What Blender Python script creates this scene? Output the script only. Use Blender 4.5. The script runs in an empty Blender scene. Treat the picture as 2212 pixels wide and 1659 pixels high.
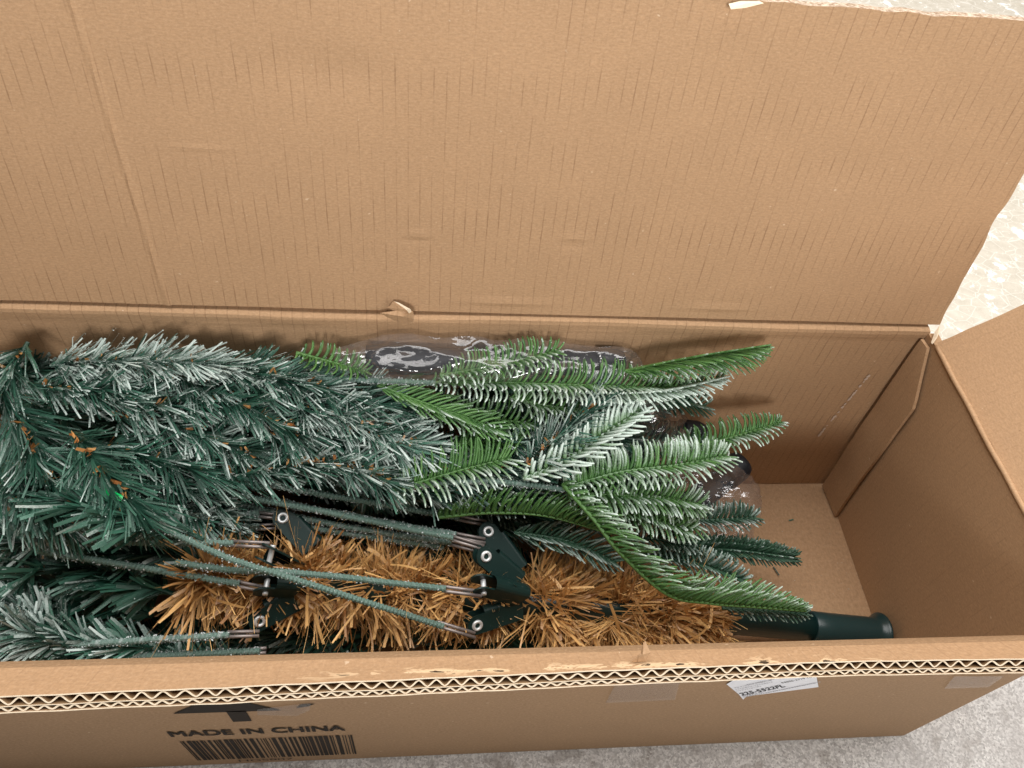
import bpy, bmesh, math, random
import numpy as np
from mathutils import Vector, Matrix, Euler
random.seed(7); rng = np.random.default_rng(7)
scene = bpy.context.scene
COL = scene.collection
# ------------------------------------------------------------------ camera
CAM = Vector((-0.3521, -0.1196, 0.5656)); ROT = Euler((0.6609, -0.1026, -0.0606), 'XYZ'); FPX = 767.74
cd = bpy.data.cameras.new('camera'); cam = bpy.data.objects.new('camera', cd); COL.objects.link(cam)
cam.location = CAM; cam.rotation_euler = ROT
cd.sensor_width = 36.0; cd.lens = FPX / 1024 * 36.0; cd.clip_start = 0.01; cd.clip_end = 100
scene.camera = cam
scene.render.resolution_x = 1024; scene.render.resolution_y = 768
# ------------------------------------------------------------------ world and lamps (a lit garage: ceiling tubes, weak bounce, plus added side and front fills)
w = bpy.data.worlds.new('World'); scene.world = w; w.use_nodes = True
w.node_tree.nodes['Background'].inputs[0].default_value = (1.0, 0.96, 0.92, 1)
w.node_tree.nodes['Background'].inputs[1].default_value = 0.03
def area(name, loc, target, sx, sy, power, col):
    l = bpy.data.lights.new(name, 'AREA'); l.shape = 'RECTANGLE'; l.size = sx; l.size_y = sy; l.energy = power; l.color = col
    o = bpy.data.objects.new(name, l); COL.objects.link(o); o.location = loc
    o.rotation_euler = (Vector(target) - Vector(loc)).to_track_quat('-Z', 'Y').to_euler()
    return o
area('ceiling_lamp', (0.0, 0.9, 2.4), (0.0, 0.9, 0.0), 4.0, 2.4, 152, (1.0, 0.97, 0.945))
area('side_fill', (0.70, -0.60, 0.60), (0.05, -0.1, 0.0), 0.35, 0.35, 5.5, (1.0, 0.97, 0.94))  # added fill, no source there; brightens the front wall and right floor
sp = bpy.data.lights.new('front_fill', 'SPOT'); sp.energy = 138; sp.color = (1.0, 0.975, 0.95); sp.shadow_soft_size = .20; sp.spot_size = math.radians(56); sp.spot_blend = 1.0  # added spot fill; its soft cone lights the lid, leaves the front wall dim
spo = bpy.data.objects.new('front_fill', sp); COL.objects.link(spo); spo.location = (-.45, -1.5, 1.15)
spo.rotation_euler = (Vector((-.33, .24, .80)) - spo.location).to_track_quat('-Z', 'Y').to_euler()
scene.view_settings.view_transform = 'Standard'; scene.view_settings.look = 'None'
scene.view_settings.exposure = 0.0; scene.view_settings.gamma = 1.0
# ------------------------------------------------------------------ layout helpers: a point of the photograph at a known height
RM = ROT.to_matrix(); K = 1024 / 2212
def U(u, v, z):
    d = RM @ Vector(((u * K - 512) / FPX, -(v * K - 384) / FPX, -1)); return CAM + d * ((z - CAM.z) / d.z)
def UY(u, v, y):
    d = RM @ Vector(((u * K - 512) / FPX, -(v * K - 384) / FPX, -1)); return CAM + d * ((y - CAM.y) / d.y)
def ZB(v): return 0.195 - 0.00021 * (v - 750)
# ------------------------------------------------------------------ object helpers
def tag(o, label=None, cat=None, group=None, kind=None):
    if label: o['label'] = label
    if cat: o['category'] = cat
    if group: o['group'] = group
    if kind: o['kind'] = kind
    return o
def empty(name, loc):
    o = bpy.data.objects.new(name, None); COL.objects.link(o); o.location = loc; o.empty_display_size = .02
    return o
def link(name, me, mat, parent=None):
    o = bpy.data.objects.new(name, me); COL.objects.link(o)
    if mat and not me.materials: me.materials.append(mat)
    if parent:
        o.parent = parent
        M = Matrix.Translation(parent.location) if parent.parent is None and parent.type == 'EMPTY' else Matrix.Identity(4)
        o.matrix_parent_inverse = M.inverted()
    return o
class MB:
    def __init__(s): s.v = []; s.f = []; s.fr = []; s.tn = []; s.xv = []; s.xf = []
    def add(s, vs, fs, fr=0.0, tn=0.5):
        n = len(s.v); s.v.extend(vs)
        s.f.extend([tuple(i + n for i in f) for f in fs])
        s.fr.extend(fr if isinstance(fr, list) else [fr] * len(vs))
        s.tn.extend([tn] * len(vs))
    def inside(s):
        s.v = [Vector((min(v[0], -.006), min(max(v[1], .0088), W + .004 * v[2] / .1), max(v[2], FL + .0006))) for v in s.v]
    def build(s, name, mat, parent=None, smooth=False):
        me = bpy.data.meshes.new(name); me.from_pydata([tuple(v) for v in s.v], [], s.f)
        a = me.attributes.new('frost', 'FLOAT', 'POINT'); a.data.foreach_set('value', np.array(s.fr, dtype=np.float32))
        a = me.attributes.new('tone', 'FLOAT', 'POINT'); a.data.foreach_set('value', np.array(s.tn, dtype=np.float32))
        if smooth: me.polygons.foreach_set('use_smooth', [True] * len(me.polygons))
        me.update()
        return link(name, me, mat, parent)
    def box(s, c0, c1, tn=.5):
        x0, y0, z0 = c0; x1, y1, z1 = c1
        s.add([Vector(p) for p in ((x0,y0,z0),(x1,y0,z0),(x1,y1,z0),(x0,y1,z0),(x0,y0,z1),(x1,y0,z1),(x1,y1,z1),(x0,y1,z1))],
              [(0,3,2,1),(4,5,6,7),(0,1,5,4),(1,2,6,5),(2,3,7,6),(3,0,4,7)], 0.0, tn)
    def tube(s, pts, rad, sides=8, fr=0.0, tn=.5, cap=True, helix=None, squash=1.0):
        pts = [Vector(p) for p in pts]; n = len(pts); vs = []; fs = []; frs = []
        T = (pts[1] - pts[0]).normalized(); N = T.orthogonal().normalized()
        if abs(T.z) < .9: N = (Vector((0,0,1)) - T * T.z).normalized()
        acc = 0.0
        for i, p in enumerate(pts):
            if 0 < i < n - 1: T = (pts[i+1] - pts[i-1]).normalized()
            elif i == n - 1: T = (pts[-1] - pts[-2]).normalized()
            N = (N - T * N.dot(T)).normalized(); B = T.cross(N)
            if i: acc += (pts[i] - pts[i-1]).length
            r = rad(i / (n - 1)) if callable(rad) else rad
            for k in range(sides):
                a = 2 * math.pi * k / sides; rr = r
                if helix: rr = r * (1 + helix[1] * math.sin(a + 2 * math.pi * acc / helix[0]))
                vs.append(p + N * (math.cos(a) * rr * squash) + B * (math.sin(a) * rr))
                frs.append(fr(i / (n - 1), a) if callable(fr) else fr)
        for i in range(n - 1):
            for k in range(sides):
                k2 = (k + 1) % sides
                fs.append((i*sides+k, i*sides+k2, (i+1)*sides+k2, (i+1)*sides+k))
        if cap: fs.append(tuple(range(sides))[::-1]); fs.append(tuple((n-1)*sides + k for k in range(sides)))
        s.add(vs, fs, frs, tn)
    def crumbs(s, pts, smin, smax, fr=1.0):
        for p in pts:
            q = [Vector(rng.normal(size=3)).normalized() * (smin + (smax - smin) * random.random()) for _ in range(4)]
            s.add([p + a for a in q], [(0,1,2),(0,2,3),(0,3,1),(1,3,2)], fr, random.random())
def spline(pts, n):
    P = [Vector(p) for p in pts]
    if len(P) == 2: return [P[0].lerp(P[1], i / (n - 1)) for i in range(n)]
    P = [P[0] * 2 - P[1]] + P + [P[-1] * 2 - P[-2]]; m = len(P) - 3; out = []
    for i in range(n):
        t = i / (n - 1) * m; k = min(int(t), m - 1); t -= k; a, b, c, d = P[k:k+4]
        out.append(.5 * ((2*b) + (c-a)*t + (2*a-5*b+4*c-d)*t*t + (3*b-a-3*c+d)*t**3))
    return out
def fresnoise(x): return (math.sin(x * 12.9898) * 43758.5453) % 1.0
# ------------------------------------------------------------------ materials
class N:
    def __init__(s, name):
        s.m = bpy.data.materials.new(name); s.m.use_nodes = True; s.t = s.m.node_tree
        s.b = s.t.nodes['Principled BSDF']; s.out = s.t.nodes['Material Output']
    def n(s, ty, **kw):
        x = s.t.nodes.new(ty)
        for k, v in kw.items(): setattr(x, k, v)
        return x
    def l(s, a, b): s.t.links.new(a, b)
    def val(s, sock, x):
        if hasattr(x, 'is_output') or isinstance(x, bpy.types.NodeSocket): s.l(x, sock)
        else: sock.default_value = x
    def math(s, op, a, b=None, c=None, clamp=False):
        x = s.n('ShaderNodeMath', operation=op, use_clamp=clamp)
        s.val(x.inputs[0], a)
        if b is not None: s.val(x.inputs[1], b)
        if c is not None: s.val(x.inputs[2], c)
        return x.outputs[0]
    def noise(s, vec, scale, detail=3, rough=.55, dist=0):
        x = s.n('ShaderNodeTexNoise'); s.l(vec, x.inputs['Vector'])
        x.inputs['Scale'].default_value = scale; x.inputs['Detail'].default_value = detail
        x.inputs['Roughness'].default_value = rough; x.inputs['Distortion'].default_value = dist
        return x.outputs[0]
    def coord(s): return s.n('ShaderNodeTexCoord').outputs['Object']
    def mapv(s, vec, scale, loc=(0,0,0)):
        x = s.n('ShaderNodeMapping'); s.l(vec, x.inputs[0]); x.inputs['Scale'].default_value = scale; x.inputs['Location'].default_value = loc
        return x.outputs[0]
    def sep(s, vec): x = s.n('ShaderNodeSeparateXYZ'); s.l(vec, x.inputs[0]); return x.outputs
    def comb(s, a, b, c):
        x = s.n('ShaderNodeCombineXYZ'); s.val(x.inputs[0], a); s.val(x.inputs[1], b); s.val(x.inputs[2], c); return x.outputs[0]
    def rng(s, v, a, b, c=0.0, d=1.0, smooth=False):
        x = s.n('ShaderNodeMapRange'); x.interpolation_type = 'SMOOTHSTEP' if smooth else 'LINEAR'
        s.l(v, x.inputs[0])
        for i, q in enumerate((a, b, c, d)): x.inputs[i+1].default_value = q
        return x.outputs[0]
    def mix(s, f, a, b):
        x = s.n('ShaderNodeMix', data_type='RGBA'); s.val(x.inputs[0], f)
        for sock, q in ((x.inputs[6], a), (x.inputs[7], b)):
            if isinstance(q, tuple): sock.default_value = (*q, 1)
            else: s.l(q, sock)
        return x.outputs[2]
    def attr(s, name): return s.n('ShaderNodeAttribute', attribute_name=name).outputs['Fac']
    def base(s, c): s.val(s.b.inputs['Base Color'], (*c, 1) if isinstance(c, tuple) else c)
    def bump(s, h, strength, dist):
        x = s.n('ShaderNodeBump'); x.inputs['Strength'].default_value = strength; x.inputs['Distance'].default_value = dist
        s.l(h, x.inputs['Height']); s.l(x.outputs[0], s.b.inputs['Normal'])
    def set(s, **kw):
        for k, v in kw.items(): s.b.inputs[k.replace('_', ' ')].default_value = v
        return s
def cardboard(name, axis, line=1.0, base=(0.460, 0.286, 0.158), worn=False, pitch=0.0065, rough=.75):
    """kraft liner: fibres, mottling, and the short broken slits that follow the flutes (running across `axis`)"""
    m = N(name); co = m.coord(); X, Y, Z = m.sep(co)
    a = X if axis == 'x' else Y
    if axis == 'x': cross = m.math('ADD', m.math('MULTIPLY', Y, .35), Z)
    else: cross = m.math('ADD', m.math('MULTIPLY', X, .35), Z)
    P = m.comb(a, cross, 0.0)
    fib = m.noise(m.mapv(P, (260, 1100, 1)), 1.0, 3, .65)
    mot = m.noise(m.mapv(P, (22, 30, 1)), 1.0, 4, .6)
    grain = m.noise(m.mapv(P, (620, 900, 1)), 1.0, 3, .7)
    wob = m.math('MULTIPLY', m.math('SUBTRACT', m.noise(m.mapv(P, (4, 60, 1)), 1.0, 2), .5), .07)
    ph = m.math('ADD', m.math('DIVIDE', a, pitch), wob)
    fr = m.math('FRACT', ph); cell = m.math('FLOOR', ph)
    d = m.math('ABSOLUTE', m.math('SUBTRACT', fr, .5))
    wn = m.n('ShaderNodeTexNoise'); m.l(m.comb(m.math('MULTIPLY', cell, 7.31), m.math('MULTIPLY', cross, 42.0), 0.0), wn.inputs['Vector']); wn.inputs['Scale'].default_value = 1.0; wn.inputs['Detail'].default_value = 2.5
    band = m.noise(m.mapv(P, (1.4, 36, 1), (0, 3.1, 0)), 1.0, 1)
    gate = m.rng(m.math('ADD', wn.outputs[0], m.math('MULTIPLY', m.math('SUBTRACT', band, .5), .55)), .34, .68)
    wid = m.rng(m.noise(m.mapv(P, (30, 200, 1), (7, 1, 0)), 1.0, 1), .3, .7, .05, .10)
    ln = m.math('MULTIPLY', m.math('MULTIPLY', m.math('SUBTRACT', 1.0, m.math('DIVIDE', d, wid), clamp=True), gate), .52 * line, clamp=True)
    lo = tuple(c * .84 for c in base); hi = tuple(min(1, c * 1.13) for c in base)
    c = m.mix(m.rng(fib, .25, .75), lo, hi)
    c = m.mix(m.math('MULTIPLY', m.rng(mot, .3, .75), .38), c, tuple(q * .80 for q in base))
    c = m.mix(m.math('MULTIPLY', m.rng(grain, .50, .72), .42), c, (0.60, 0.41, 0.26))
    c = m.mix(m.math('MULTIPLY', m.rng(grain, .46, .30), .40), c, tuple(q * .62 for q in base))
    c = m.mix(m.math('MULTIPLY', m.rng(m.noise(m.mapv(P, (300, 420, 1), (3, 9, 0)), 1.0, 2), .74, .80), .45), c, (0.12, 0.06, 0.03))
    c = m.mix(m.math('MULTIPLY', m.rng(m.noise(m.mapv(P, (210, 250, 1), (13, 4, 0)), 1.0, 2), .73, .77), .6), c, (0.72, 0.56, 0.40))
    c = m.mix(ln, c, (0.15, 0.075, 0.035))
    h = m.math('SUBTRACT', m.math('MULTIPLY', fib, .25), m.math('MULTIPLY', ln, .8))
    if worn:
        # patches where the liner has been scuffed off and pale fibre shows, with small holes
        pn = m.noise(m.comb(m.math('MULTIPLY', X, 55.0), m.math('MULTIPLY', m.math('SUBTRACT', Z, Y), 95.0), 0.0), 1.0, 4, .6, .6)
        px = m.math('MULTIPLY', m.rng(X, -.44, -.36), m.rng(X, -.10, -.16))
        v = m.math('SUBTRACT', m.math('SUBTRACT', Z, Y), .2223)
        pv = m.math('SUBTRACT', 1.0, m.math('DIVIDE', m.math('ABSOLUTE', v), .011), clamp=True)
        k = m.math('MULTIPLY', px, pv)
        s_ = m.math('ADD', pn, m.math('MULTIPLY', k, .22))
        c = m.mix(m.math('MULTIPLY', m.rng(s_, .66, .69), k), c, (0.72, 0.52, 0.32))
        c = m.mix(m.math('MULTIPLY', m.rng(s_, .77, .785), k), c, (0.03, 0.018, 0.01))
        h = m.math('SUBTRACT', h, m.math('MULTIPLY', m.rng(s_, .66, .72), m.math('MULTIPLY', k, 1.5)))
    m.base(c); m.set(Roughness=rough, Specular_IOR_Level=.25)
    m.bump(h, .35, .0006)
    return m.m
def plain(name, col, rough=.6, **kw):
    m = N(name); m.base(col); m.set(Roughness=rough, **kw); return m
M = {}
M['card_x'] = cardboard('kraft_liner_across_length', 'x')
M['card_stub'] = cardboard('kraft_liner_scuffed', 'x', .45, worn=True)
M['card_y'] = cardboard('kraft_liner_end', 'y', .35)
M['card_out'] = cardboard('kraft_outer_liner', 'x', .0, base=(0.34, 0.212, 0.115))
M['card_floor'] = cardboard('kraft_bottom_liner', 'x', .12)
def cutpaper():
    m = N('cut_paper_edge'); co = m.coord(); n = m.noise(co, 500, 3)
    m.base(m.mix(n, (0.66, 0.52, 0.36), (0.86, 0.75, 0.58))); m.set(Roughness=.85, Specular_IOR_Level=.2); m.bump(n, .3, .0005); return m.m
M['cut'] = cutpaper()
def dullcut():
    m = N('weathered_cut_edge'); co = m.coord(); n = m.noise(co, 380, 4, .7)
    m.base(m.mix(m.rng(n, .4, .62), (0.30, 0.20, 0.13), (0.66, 0.54, 0.42))); m.set(Roughness=.9, Specular_IOR_Level=.15); m.bump(n, .6, .001); return m.m
M['cut_dull'] = dullcut()
M['flute'] = plain('fluting_paper', (0.30, 0.19, 0.10), .9, Specular_IOR_Level=.1).m
M['ink'] = plain('black_print_ink', (0.030, 0.024, 0.019), .7, Specular_IOR_Level=.1).m
M['paper'] = plain('white_label_paper', (0.80, 0.81, 0.85), .5).m
M['toner'] = plain('label_toner', (0.015, 0.015, 0.018), .6).m
M['toner_grey'] = plain('label_fine_print', (0.45, 0.45, 0.48), .6).m
def frosty(name, deep, light, white, rough, spec, contrast=1.0, scale=900, back=None):
    m = N(name); co = m.coord(); fr = m.attr('frost'); tn = m.attr('tone')
    n1 = m.noise(co, scale, 3, .65); n2 = m.noise(co, scale * 3.1, 2, .6)
    v = m.math('ADD', m.math('ADD', m.math('MULTIPLY', n1, .55), m.math('MULTIPLY', n2, .3)), m.math('MULTIPLY', fr, .75))
    fac = m.math('MULTIPLY', m.rng(v, .66, 1.02), .86)
    c = m.mix(tn, deep, light)
    c = m.mix(m.math('MULTIPLY', m.rng(n1, .35, .8), .25), c, tuple(q * .6 for q in deep))
    c = m.mix(fac, c, white); m.base(c)
    r = m.rng(fac, 0, 1, rough, .85); m.l(r, m.b.inputs['Roughness'])
    m.set(Specular_IOR_Level=spec); m.bump(n2, .4, .0006)
    return m.m
M['pvc'] = frosty('green_pvc_needles', (0.008, 0.048, 0.030), (0.056, 0.175, 0.118), (0.61, 0.71, 0.67), .36, .55)
M['pe'] = frosty('moulded_green_needles', (0.042, 0.125, 0.030), (0.115, 0.260, 0.070), (0.68, 0.79, 0.74), .36, .5)
M['pe_dark'] = frosty('moulded_dark_green_needles', (0.018, 0.060, 0.035), (0.045, 0.115, 0.065), (0.50, 0.60, 0.56), .4, .45)  # darker green and frost; on the deep fronds it adds painted shade
M['tinsel'] = frosty('tan_brown_tinsel', (0.31, 0.130, 0.032), (0.90, 0.56, 0.22), (0.75, 0.58, 0.45), .42, .45)
M['twig'] = frosty('orange_brown_twig_tinsel', (0.42, 0.17, 0.05), (0.75, 0.40, 0.14), (0.75, 0.65, 0.55), .5, .4)
M['rod'] = frosty('green_wrapped_wire', (0.070, 0.135, 0.110), (0.17, 0.27, 0.23), (0.72, 0.77, 0.77), .45, .45)
M['flock'] = plain('white_flock', (0.74, 0.80, 0.81), .9).m
def steel():
    m = N('bare_wire_steel'); co = m.coord(); n = m.noise(m.mapv(co, (80, 400, 400)), 1.0, 3)
    m.base(m.mix(n, (0.20, 0.16, 0.15), (0.48, 0.44, 0.42))); m.set(Metallic=.7, Roughness=.5); return m.m
M['steel'] = steel()
M['rivet'] = plain('pale_zinc_rivet', (0.78, 0.80, 0.80), .38, Metallic=.55).m
def dusty(name, col, rough, dust, spec=.5):
    m = N(name); co = m.coord(); n = m.noise(co, 420, 3, .7); n2 = m.noise(co, 1400, 2, .6)
    f = m.math('MULTIPLY', m.rng(m.math('ADD', m.math('MULTIPLY', n, .6), m.math('MULTIPLY', n2, .5)), .68, .80), dust)
    m.base(m.mix(f, col, (0.5, 0.56, 0.56))); m.l(m.rng(f, 0, 1, rough, .85), m.b.inputs['Roughness']); m.set(Specular_IOR_Level=spec); m.bump(n2, .12, .0004); return m.m
M['bracket'] = dusty('black_green_bracket', (0.007, 0.024, 0.021), .42, .35, .25)
M['pole'] = dusty('dark_green_pole', (0.006, 0.026, 0.024), .30, .05)
M['sleeve'] = dusty('slate_green_sleeve', (0.012, 0.036, 0.037), .30, .08)
M['leg'] = dusty('black_stand_metal', (0.010, 0.013, 0.018), .5, .02, .3)
M['hole_shade'] = plain('black_hole_shade', (0.004, 0.004, 0.004), .9).m
def film(name, tint, alpha, rough=.16, g0=.06, g1=.5, wrinkle=False):
    m = N(name); t = m.t
    tr = m.n('ShaderNodeBsdfTransparent'); tr.inputs[0].default_value = (*tint, 1)
    gl = m.n('ShaderNodeBsdfGlossy'); gl.inputs[0].default_value = (1, 1, 1, 1); gl.inputs['Roughness'].default_value = rough
    if wrinkle:
        co = m.coord(); w1 = m.noise(m.mapv(co, (20, 52, 40)), 1.0, 2, .5, 1.2); w2 = m.noise(m.mapv(co, (42, 26, 60), (3, 1, 2)), 1.0, 2, .5, 1.0)
        rd = m.math('ADD', m.math('ABSOLUTE', m.math('SUBTRACT', w1, .5)), m.math('ABSOLUTE', m.math('SUBTRACT', w2, .5)))
        bp_ = m.n('ShaderNodeBump'); bp_.inputs['Strength'].default_value = .30; bp_.inputs['Distance'].default_value = .008; m.l(rd, bp_.inputs['Height']); m.l(bp_.outputs[0], gl.inputs['Normal'])
    df = m.n('ShaderNodeBsdfDiffuse'); df.inputs[0].default_value = (.75, .75, .78, 1)
    lw = m.n('ShaderNodeLayerWeight'); lw.inputs[0].default_value = .35
    a = m.n('ShaderNodeMixShader'); m.l(m.rng(lw.outputs['Facing'], 0, 1, g0, g1), a.inputs[0]); m.l(tr.outputs[0], a.inputs[1]); m.l(gl.outputs[0], a.inputs[2])
    b = m.n('ShaderNodeMixShader'); b.inputs[0].default_value = alpha; m.l(a.outputs[0], b.inputs[1]); m.l(df.outputs[0], b.inputs[2])
    m.l(b.outputs[0], m.out.inputs[0]); t.nodes.remove(m.b); return m.m
M['bag'] = film('clear_bag_film', (.96, .96, .97), .035, .13, .055, .50, True)
M['tape'] = film('clear_packing_tape', (.88, .85, .80), .0, .35, .02, .25)
M['green_tag'] = plain('bright_green_plastic', (0.0, 0.55, 0.13), .2).m
def concrete():
    m = N('speckled_concrete'); co = m.coord(); X, Y, Z = m.sep(co)
    big = m.noise(co, 9, 4, .6); mid = m.noise(co, 60, 4, .65)
    v1 = m.n('ShaderNodeTexVoronoi'); m.l(co, v1.inputs['Vector']); v1.inputs['Scale'].default_value = 760
    g = m.noise(co, 620, 3, .7)
    vc = m.sep(v1.outputs['Color'])[0]
    grit = m.mix(m.rng(vc, 0, 1), (0.46, 0.445, 0.43), (0.86, 0.845, 0.82))
    grit = m.mix(m.rng(g, .60, .68), grit, (0.22, 0.19, 0.17))
    grit = m.mix(m.math('MULTIPLY', m.rng(mid, .55, .70), .6), grit, (0.36, 0.33, 0.30))
    grit = m.mix(m.math('MULTIPLY', m.rng(m.noise(co, 16, 3, .6), .48, .66), .45), grit, (0.45, 0.42, 0.40))
    sealed = m.mix(m.rng(mid, .25, .8), (0.50, 0.455, 0.37), (0.66, 0.61, 0.52))
    sp = m.noise(co, 34, 5, .68, .4)
    sealed = m.mix(m.rng(sp, .57, .62), sealed, (0.88, 0.87, 0.83))
    ck = m.n('ShaderNodeTexVoronoi', feature='DISTANCE_TO_EDGE'); m.l(m.mapv(co, (9, 14, 9)), ck.inputs['Vector']); sealed = m.mix(m.math('MULTIPLY', m.rng(ck.outputs['Distance'], .03, .0), .6), sealed, (0.85, 0.82, 0.76))
    sp2 = m.noise(co, 260, 2, .6); sealed = m.mix(m.math('MULTIPLY', m.rng(sp2, .64, .70), .7), sealed, (0.86, 0.82, 0.74))
    st_ = m.math('MULTIPLY', m.rng(m.noise(co, 38, 4, .7, .5), .53, .60), m.math('MULTIPLY', m.rng(Y, -.075, -.02), m.rng(X, .0, -.06)))
    grit = m.mix(m.math('MULTIPLY', st_, .35), grit, (0.16, 0.12, 0.09))
    side = m.rng(m.math('ADD', Y, m.math('MULTIPLY', big, .08)), .16, .24)
    m.base(m.mix(side, grit, sealed)); m.l(m.rng(side, 0, 1, .85, .42), m.b.inputs['Roughness'])
    m.bump(m.math('ADD', m.math('MULTIPLY', g, .6), vc), .5, .0012); return m.m
M['concrete'] = concrete()
# ================================================================== the floor
g = MB(); g.add([Vector(p) for p in ((-6,-6,0),(6,-6,0),(6,6,0),(-6,6,0))], [(0,1,2,3)])
tag(g.build('floor', M['concrete']), kind='structure')
# ================================================================== the carton
X0 = -1.02; W = 0.2025; WT = 0.2123; H = 0.2023; HB = 0.2051; XB = -0.0064; TH = 0.0072; FL = 0.014
box = empty('cardboard_box', (-.5, .1, 0))
tag(box, 'long open brown corrugated cardboard box with its flaps folded back', 'box')
def sheet(name, fn, nu, nv, th, nrm, mat, parent, cutmat=None, smooth=False, sides=(1, 1, 1, 1)):
    """a panel: fn(a,b)->point on its inner face, closed at the back at thickness th along nrm"""
    vs = []; fs = []; n = (nu + 1) * (nv + 1)
    nr = Vector(nrm)
    for j in range(nv + 1):
        for i in range(nu + 1): vs.append(fn(i / nu, j / nv))
    vs += [p + nr * th for p in vs]
    idx = lambda i, j: j * (nu + 1) + i
    for j in range(nv):
        for i in range(nu):
            q = (idx(i,j), idx(i+1,j), idx(i+1,j+1), idx(i,j+1)); fs.append(q); fs.append(tuple(k + n for k in q[::-1]))
    ne = len(fs); rim = [idx(i,0) for i in range(nu)] + [idx(nu,j) for j in range(nv)] + [idx(i,nv) for i in range(nu,0,-1)] + [idx(0,j) for j in range(nv,0,-1)]
    for a, b in zip(rim, rim[1:] + rim[:1]): fs.append((b, a, a + n, b + n))
    m = MB(); m.add(vs, fs); o = m.build(name, mat, parent, smooth)
    if cutmat:
        o.data.materials.append(cutmat)
        sel = [sides[0]] * nu + [sides[1]] * nv + [sides[2]] * nu + [sides[3]] * nv
        for k in range(ne, len(fs)): o.data.polygons[k].material_index = sel[k - ne]
    return o
from mathutils import noise as mn
def nz(x, y, s, seed=0): return mn.noise(Vector((x * s + seed * 7.3, y * s, seed * 3.1)))
def front(a, b):
    x = X0 + (0.0 - X0) * a; z = .0005 + (H - .0015) * b
    return Vector((x, TH - .0004 + .0 - max(0, (b - .945) / .055) * (TH - .0006), z - (.0012 if b > .99 else 0)))
sheet('front_wall', front, 60, 36, TH - .0005, (0, -1, 0), M['card_out'], box)
PROF = [(W, FL), (W + .0025, .05), (W + .005, .1), (W + .0085, .17), (WT - .0004, HB - .0125), (WT - .0007, HB - .0080), (WT - .0009, HB - .0045), (WT - .0004, HB - .0020), (WT + .0018, HB - .0004)]
def back(a, b):
    x = X0 + (XB * b - X0) * a; k = b * (len(PROF) - 1); i = min(int(k), len(PROF) - 2); t = k - i
    y = PROF[i][0] + (PROF[i+1][0] - PROF[i][0]) * t; z = PROF[i][1] + (PROF[i+1][1] - PROF[i][1]) * t
    wv = .0012 * nz(x, z, 5, 2) + (.0007 * nz(x, 0, 24, 5) if b > .6 else 0)
    return Vector((x, y + wv, z + (.0012 * nz(x, 0, 9, 6) if b > .85 else 0)))
sheet('back_wall', back, 140, 16, TH, (0, 1, 0), M['card_x'], box)
FA = math.radians(10)
DENTS = ((-.355, .058, .007, .0022, -.0005), (-.355, .054, .008, .0022, .0004), (-.262, .060, .007, .0022, -.0004), (-.262, .055, .008, .0025, .0003), (-.47, .105, .016, .0016, -.0003), (-.30, .012, .025, .0020, -.0008), (-.16, .012, .020, .0018, -.0007), (-.40, .15, .03, .012, .0010), (-.12, .11, .03, .02, .0012))
def bflap(a, b):
    x0 = -.0004 + .0012 * nz(0, b, 14, 4) + (.0025 * math.exp(-((b - .42) / .05) ** 2)) * -1
    x = X0 + (x0 - X0) * a; s = .003 + .1935 * b
    if b > .97: s += .0012 * nz(x, 0, 70, 8)
    bow = .0035 * math.sin(math.pi * b) * (0.4 + .6 * nz(x, 0, 2.2, 3)) + .0009 * nz(x, s, 11, 9)
    ridge = -.0011 * max(0, 1 - abs(x + .505 + .028 * b * .35) / .0022)
    dent = sum(h * math.exp(-((x - dx) / wx) ** 2 - ((s - ds) / ws) ** 2) for dx, ds, wx, ws, h in DENTS)
    d = bow + ridge + dent
    return Vector((x, WT + .0016 + s * math.sin(FA) + d * math.cos(FA), HB - .0004 + s * math.cos(FA) - d * math.sin(FA)))
xs = sorted(set([i / 120 for i in range(121)]))
sheet('back_flap', bflap, 560, 72, TH, (0, math.cos(FA), -math.sin(FA)), M['card_x'], box, M['cut_dull'], False, (0, 1, 1, 0))
def end(a, b):   # a from back to front
    y = W + .0095 * b - .001 + (TH + .001 - W - .0095 * b) * a; z = FL + (H - FL) * b
    x = XB * b * (1 - .6 * a) + .0014 * nz(y, z, 9, 11) - .0022 * math.sin(math.pi * b) * math.sin(math.pi * a)
    return Vector((x, y, z))
sheet('end_wall', end, 20, 16, TH, (1, 0, 0), M['card_y'], box)
EA = math.radians(46)
def eflap(a, b):
    y = .2005 + (-.004 - .2005) * a; s = .16 * b
    x = XB * (1 - .6 * a) + s * math.cos(EA) + .0012; z = H + .0015 * (1 - a) + s * math.sin(EA)
    d = .0015 * nz(y, s, 8, 13) + .006 * math.exp(-((a) / .12) ** 2) * (1 - b) * .3
    return Vector((x - d * .7, y + .0008 * nz(s, 0, 60, 14) * (1 if a < .05 else 0), z + d * .7))
sheet('end_flap', eflap, 30, 16, TH, (math.sin(EA), 0, -math.cos(EA)), M['card_y'], box, M['cut'])
# a soft lip along the end wall fold
lip = MB(); lip.tube([Vector((XB * (1 - .6 * t) - .0003 + .0004 * nz(t, 0, 12, 15), .1985 + (.004 - .1985) * t, H - .0006 + .0015 * (1 - t))) for t in [i / 40 for i in range(41)]], .0016, 8)
lip.build('fold_lip', M['card_y'], box, True)
sheet('bottom_panel', lambda a, b: Vector((X0 + (.0062 - X0) * a, TH - .004 + (W + .009 - TH) * b, FL - .0005 + .0008 * nz(a * 20, b * 4, 1, 16))), 60, 10, FL - .002, (0, 0, -1), M['card_floor'], box)
sheet('far_end_wall', lambda a, b: Vector((X0 + TH, TH + (W - TH) * a, FL + (H - FL) * b)), 8, 8, TH, (-1, 0, 0), M['card_y'], box, M['cut'])
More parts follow.
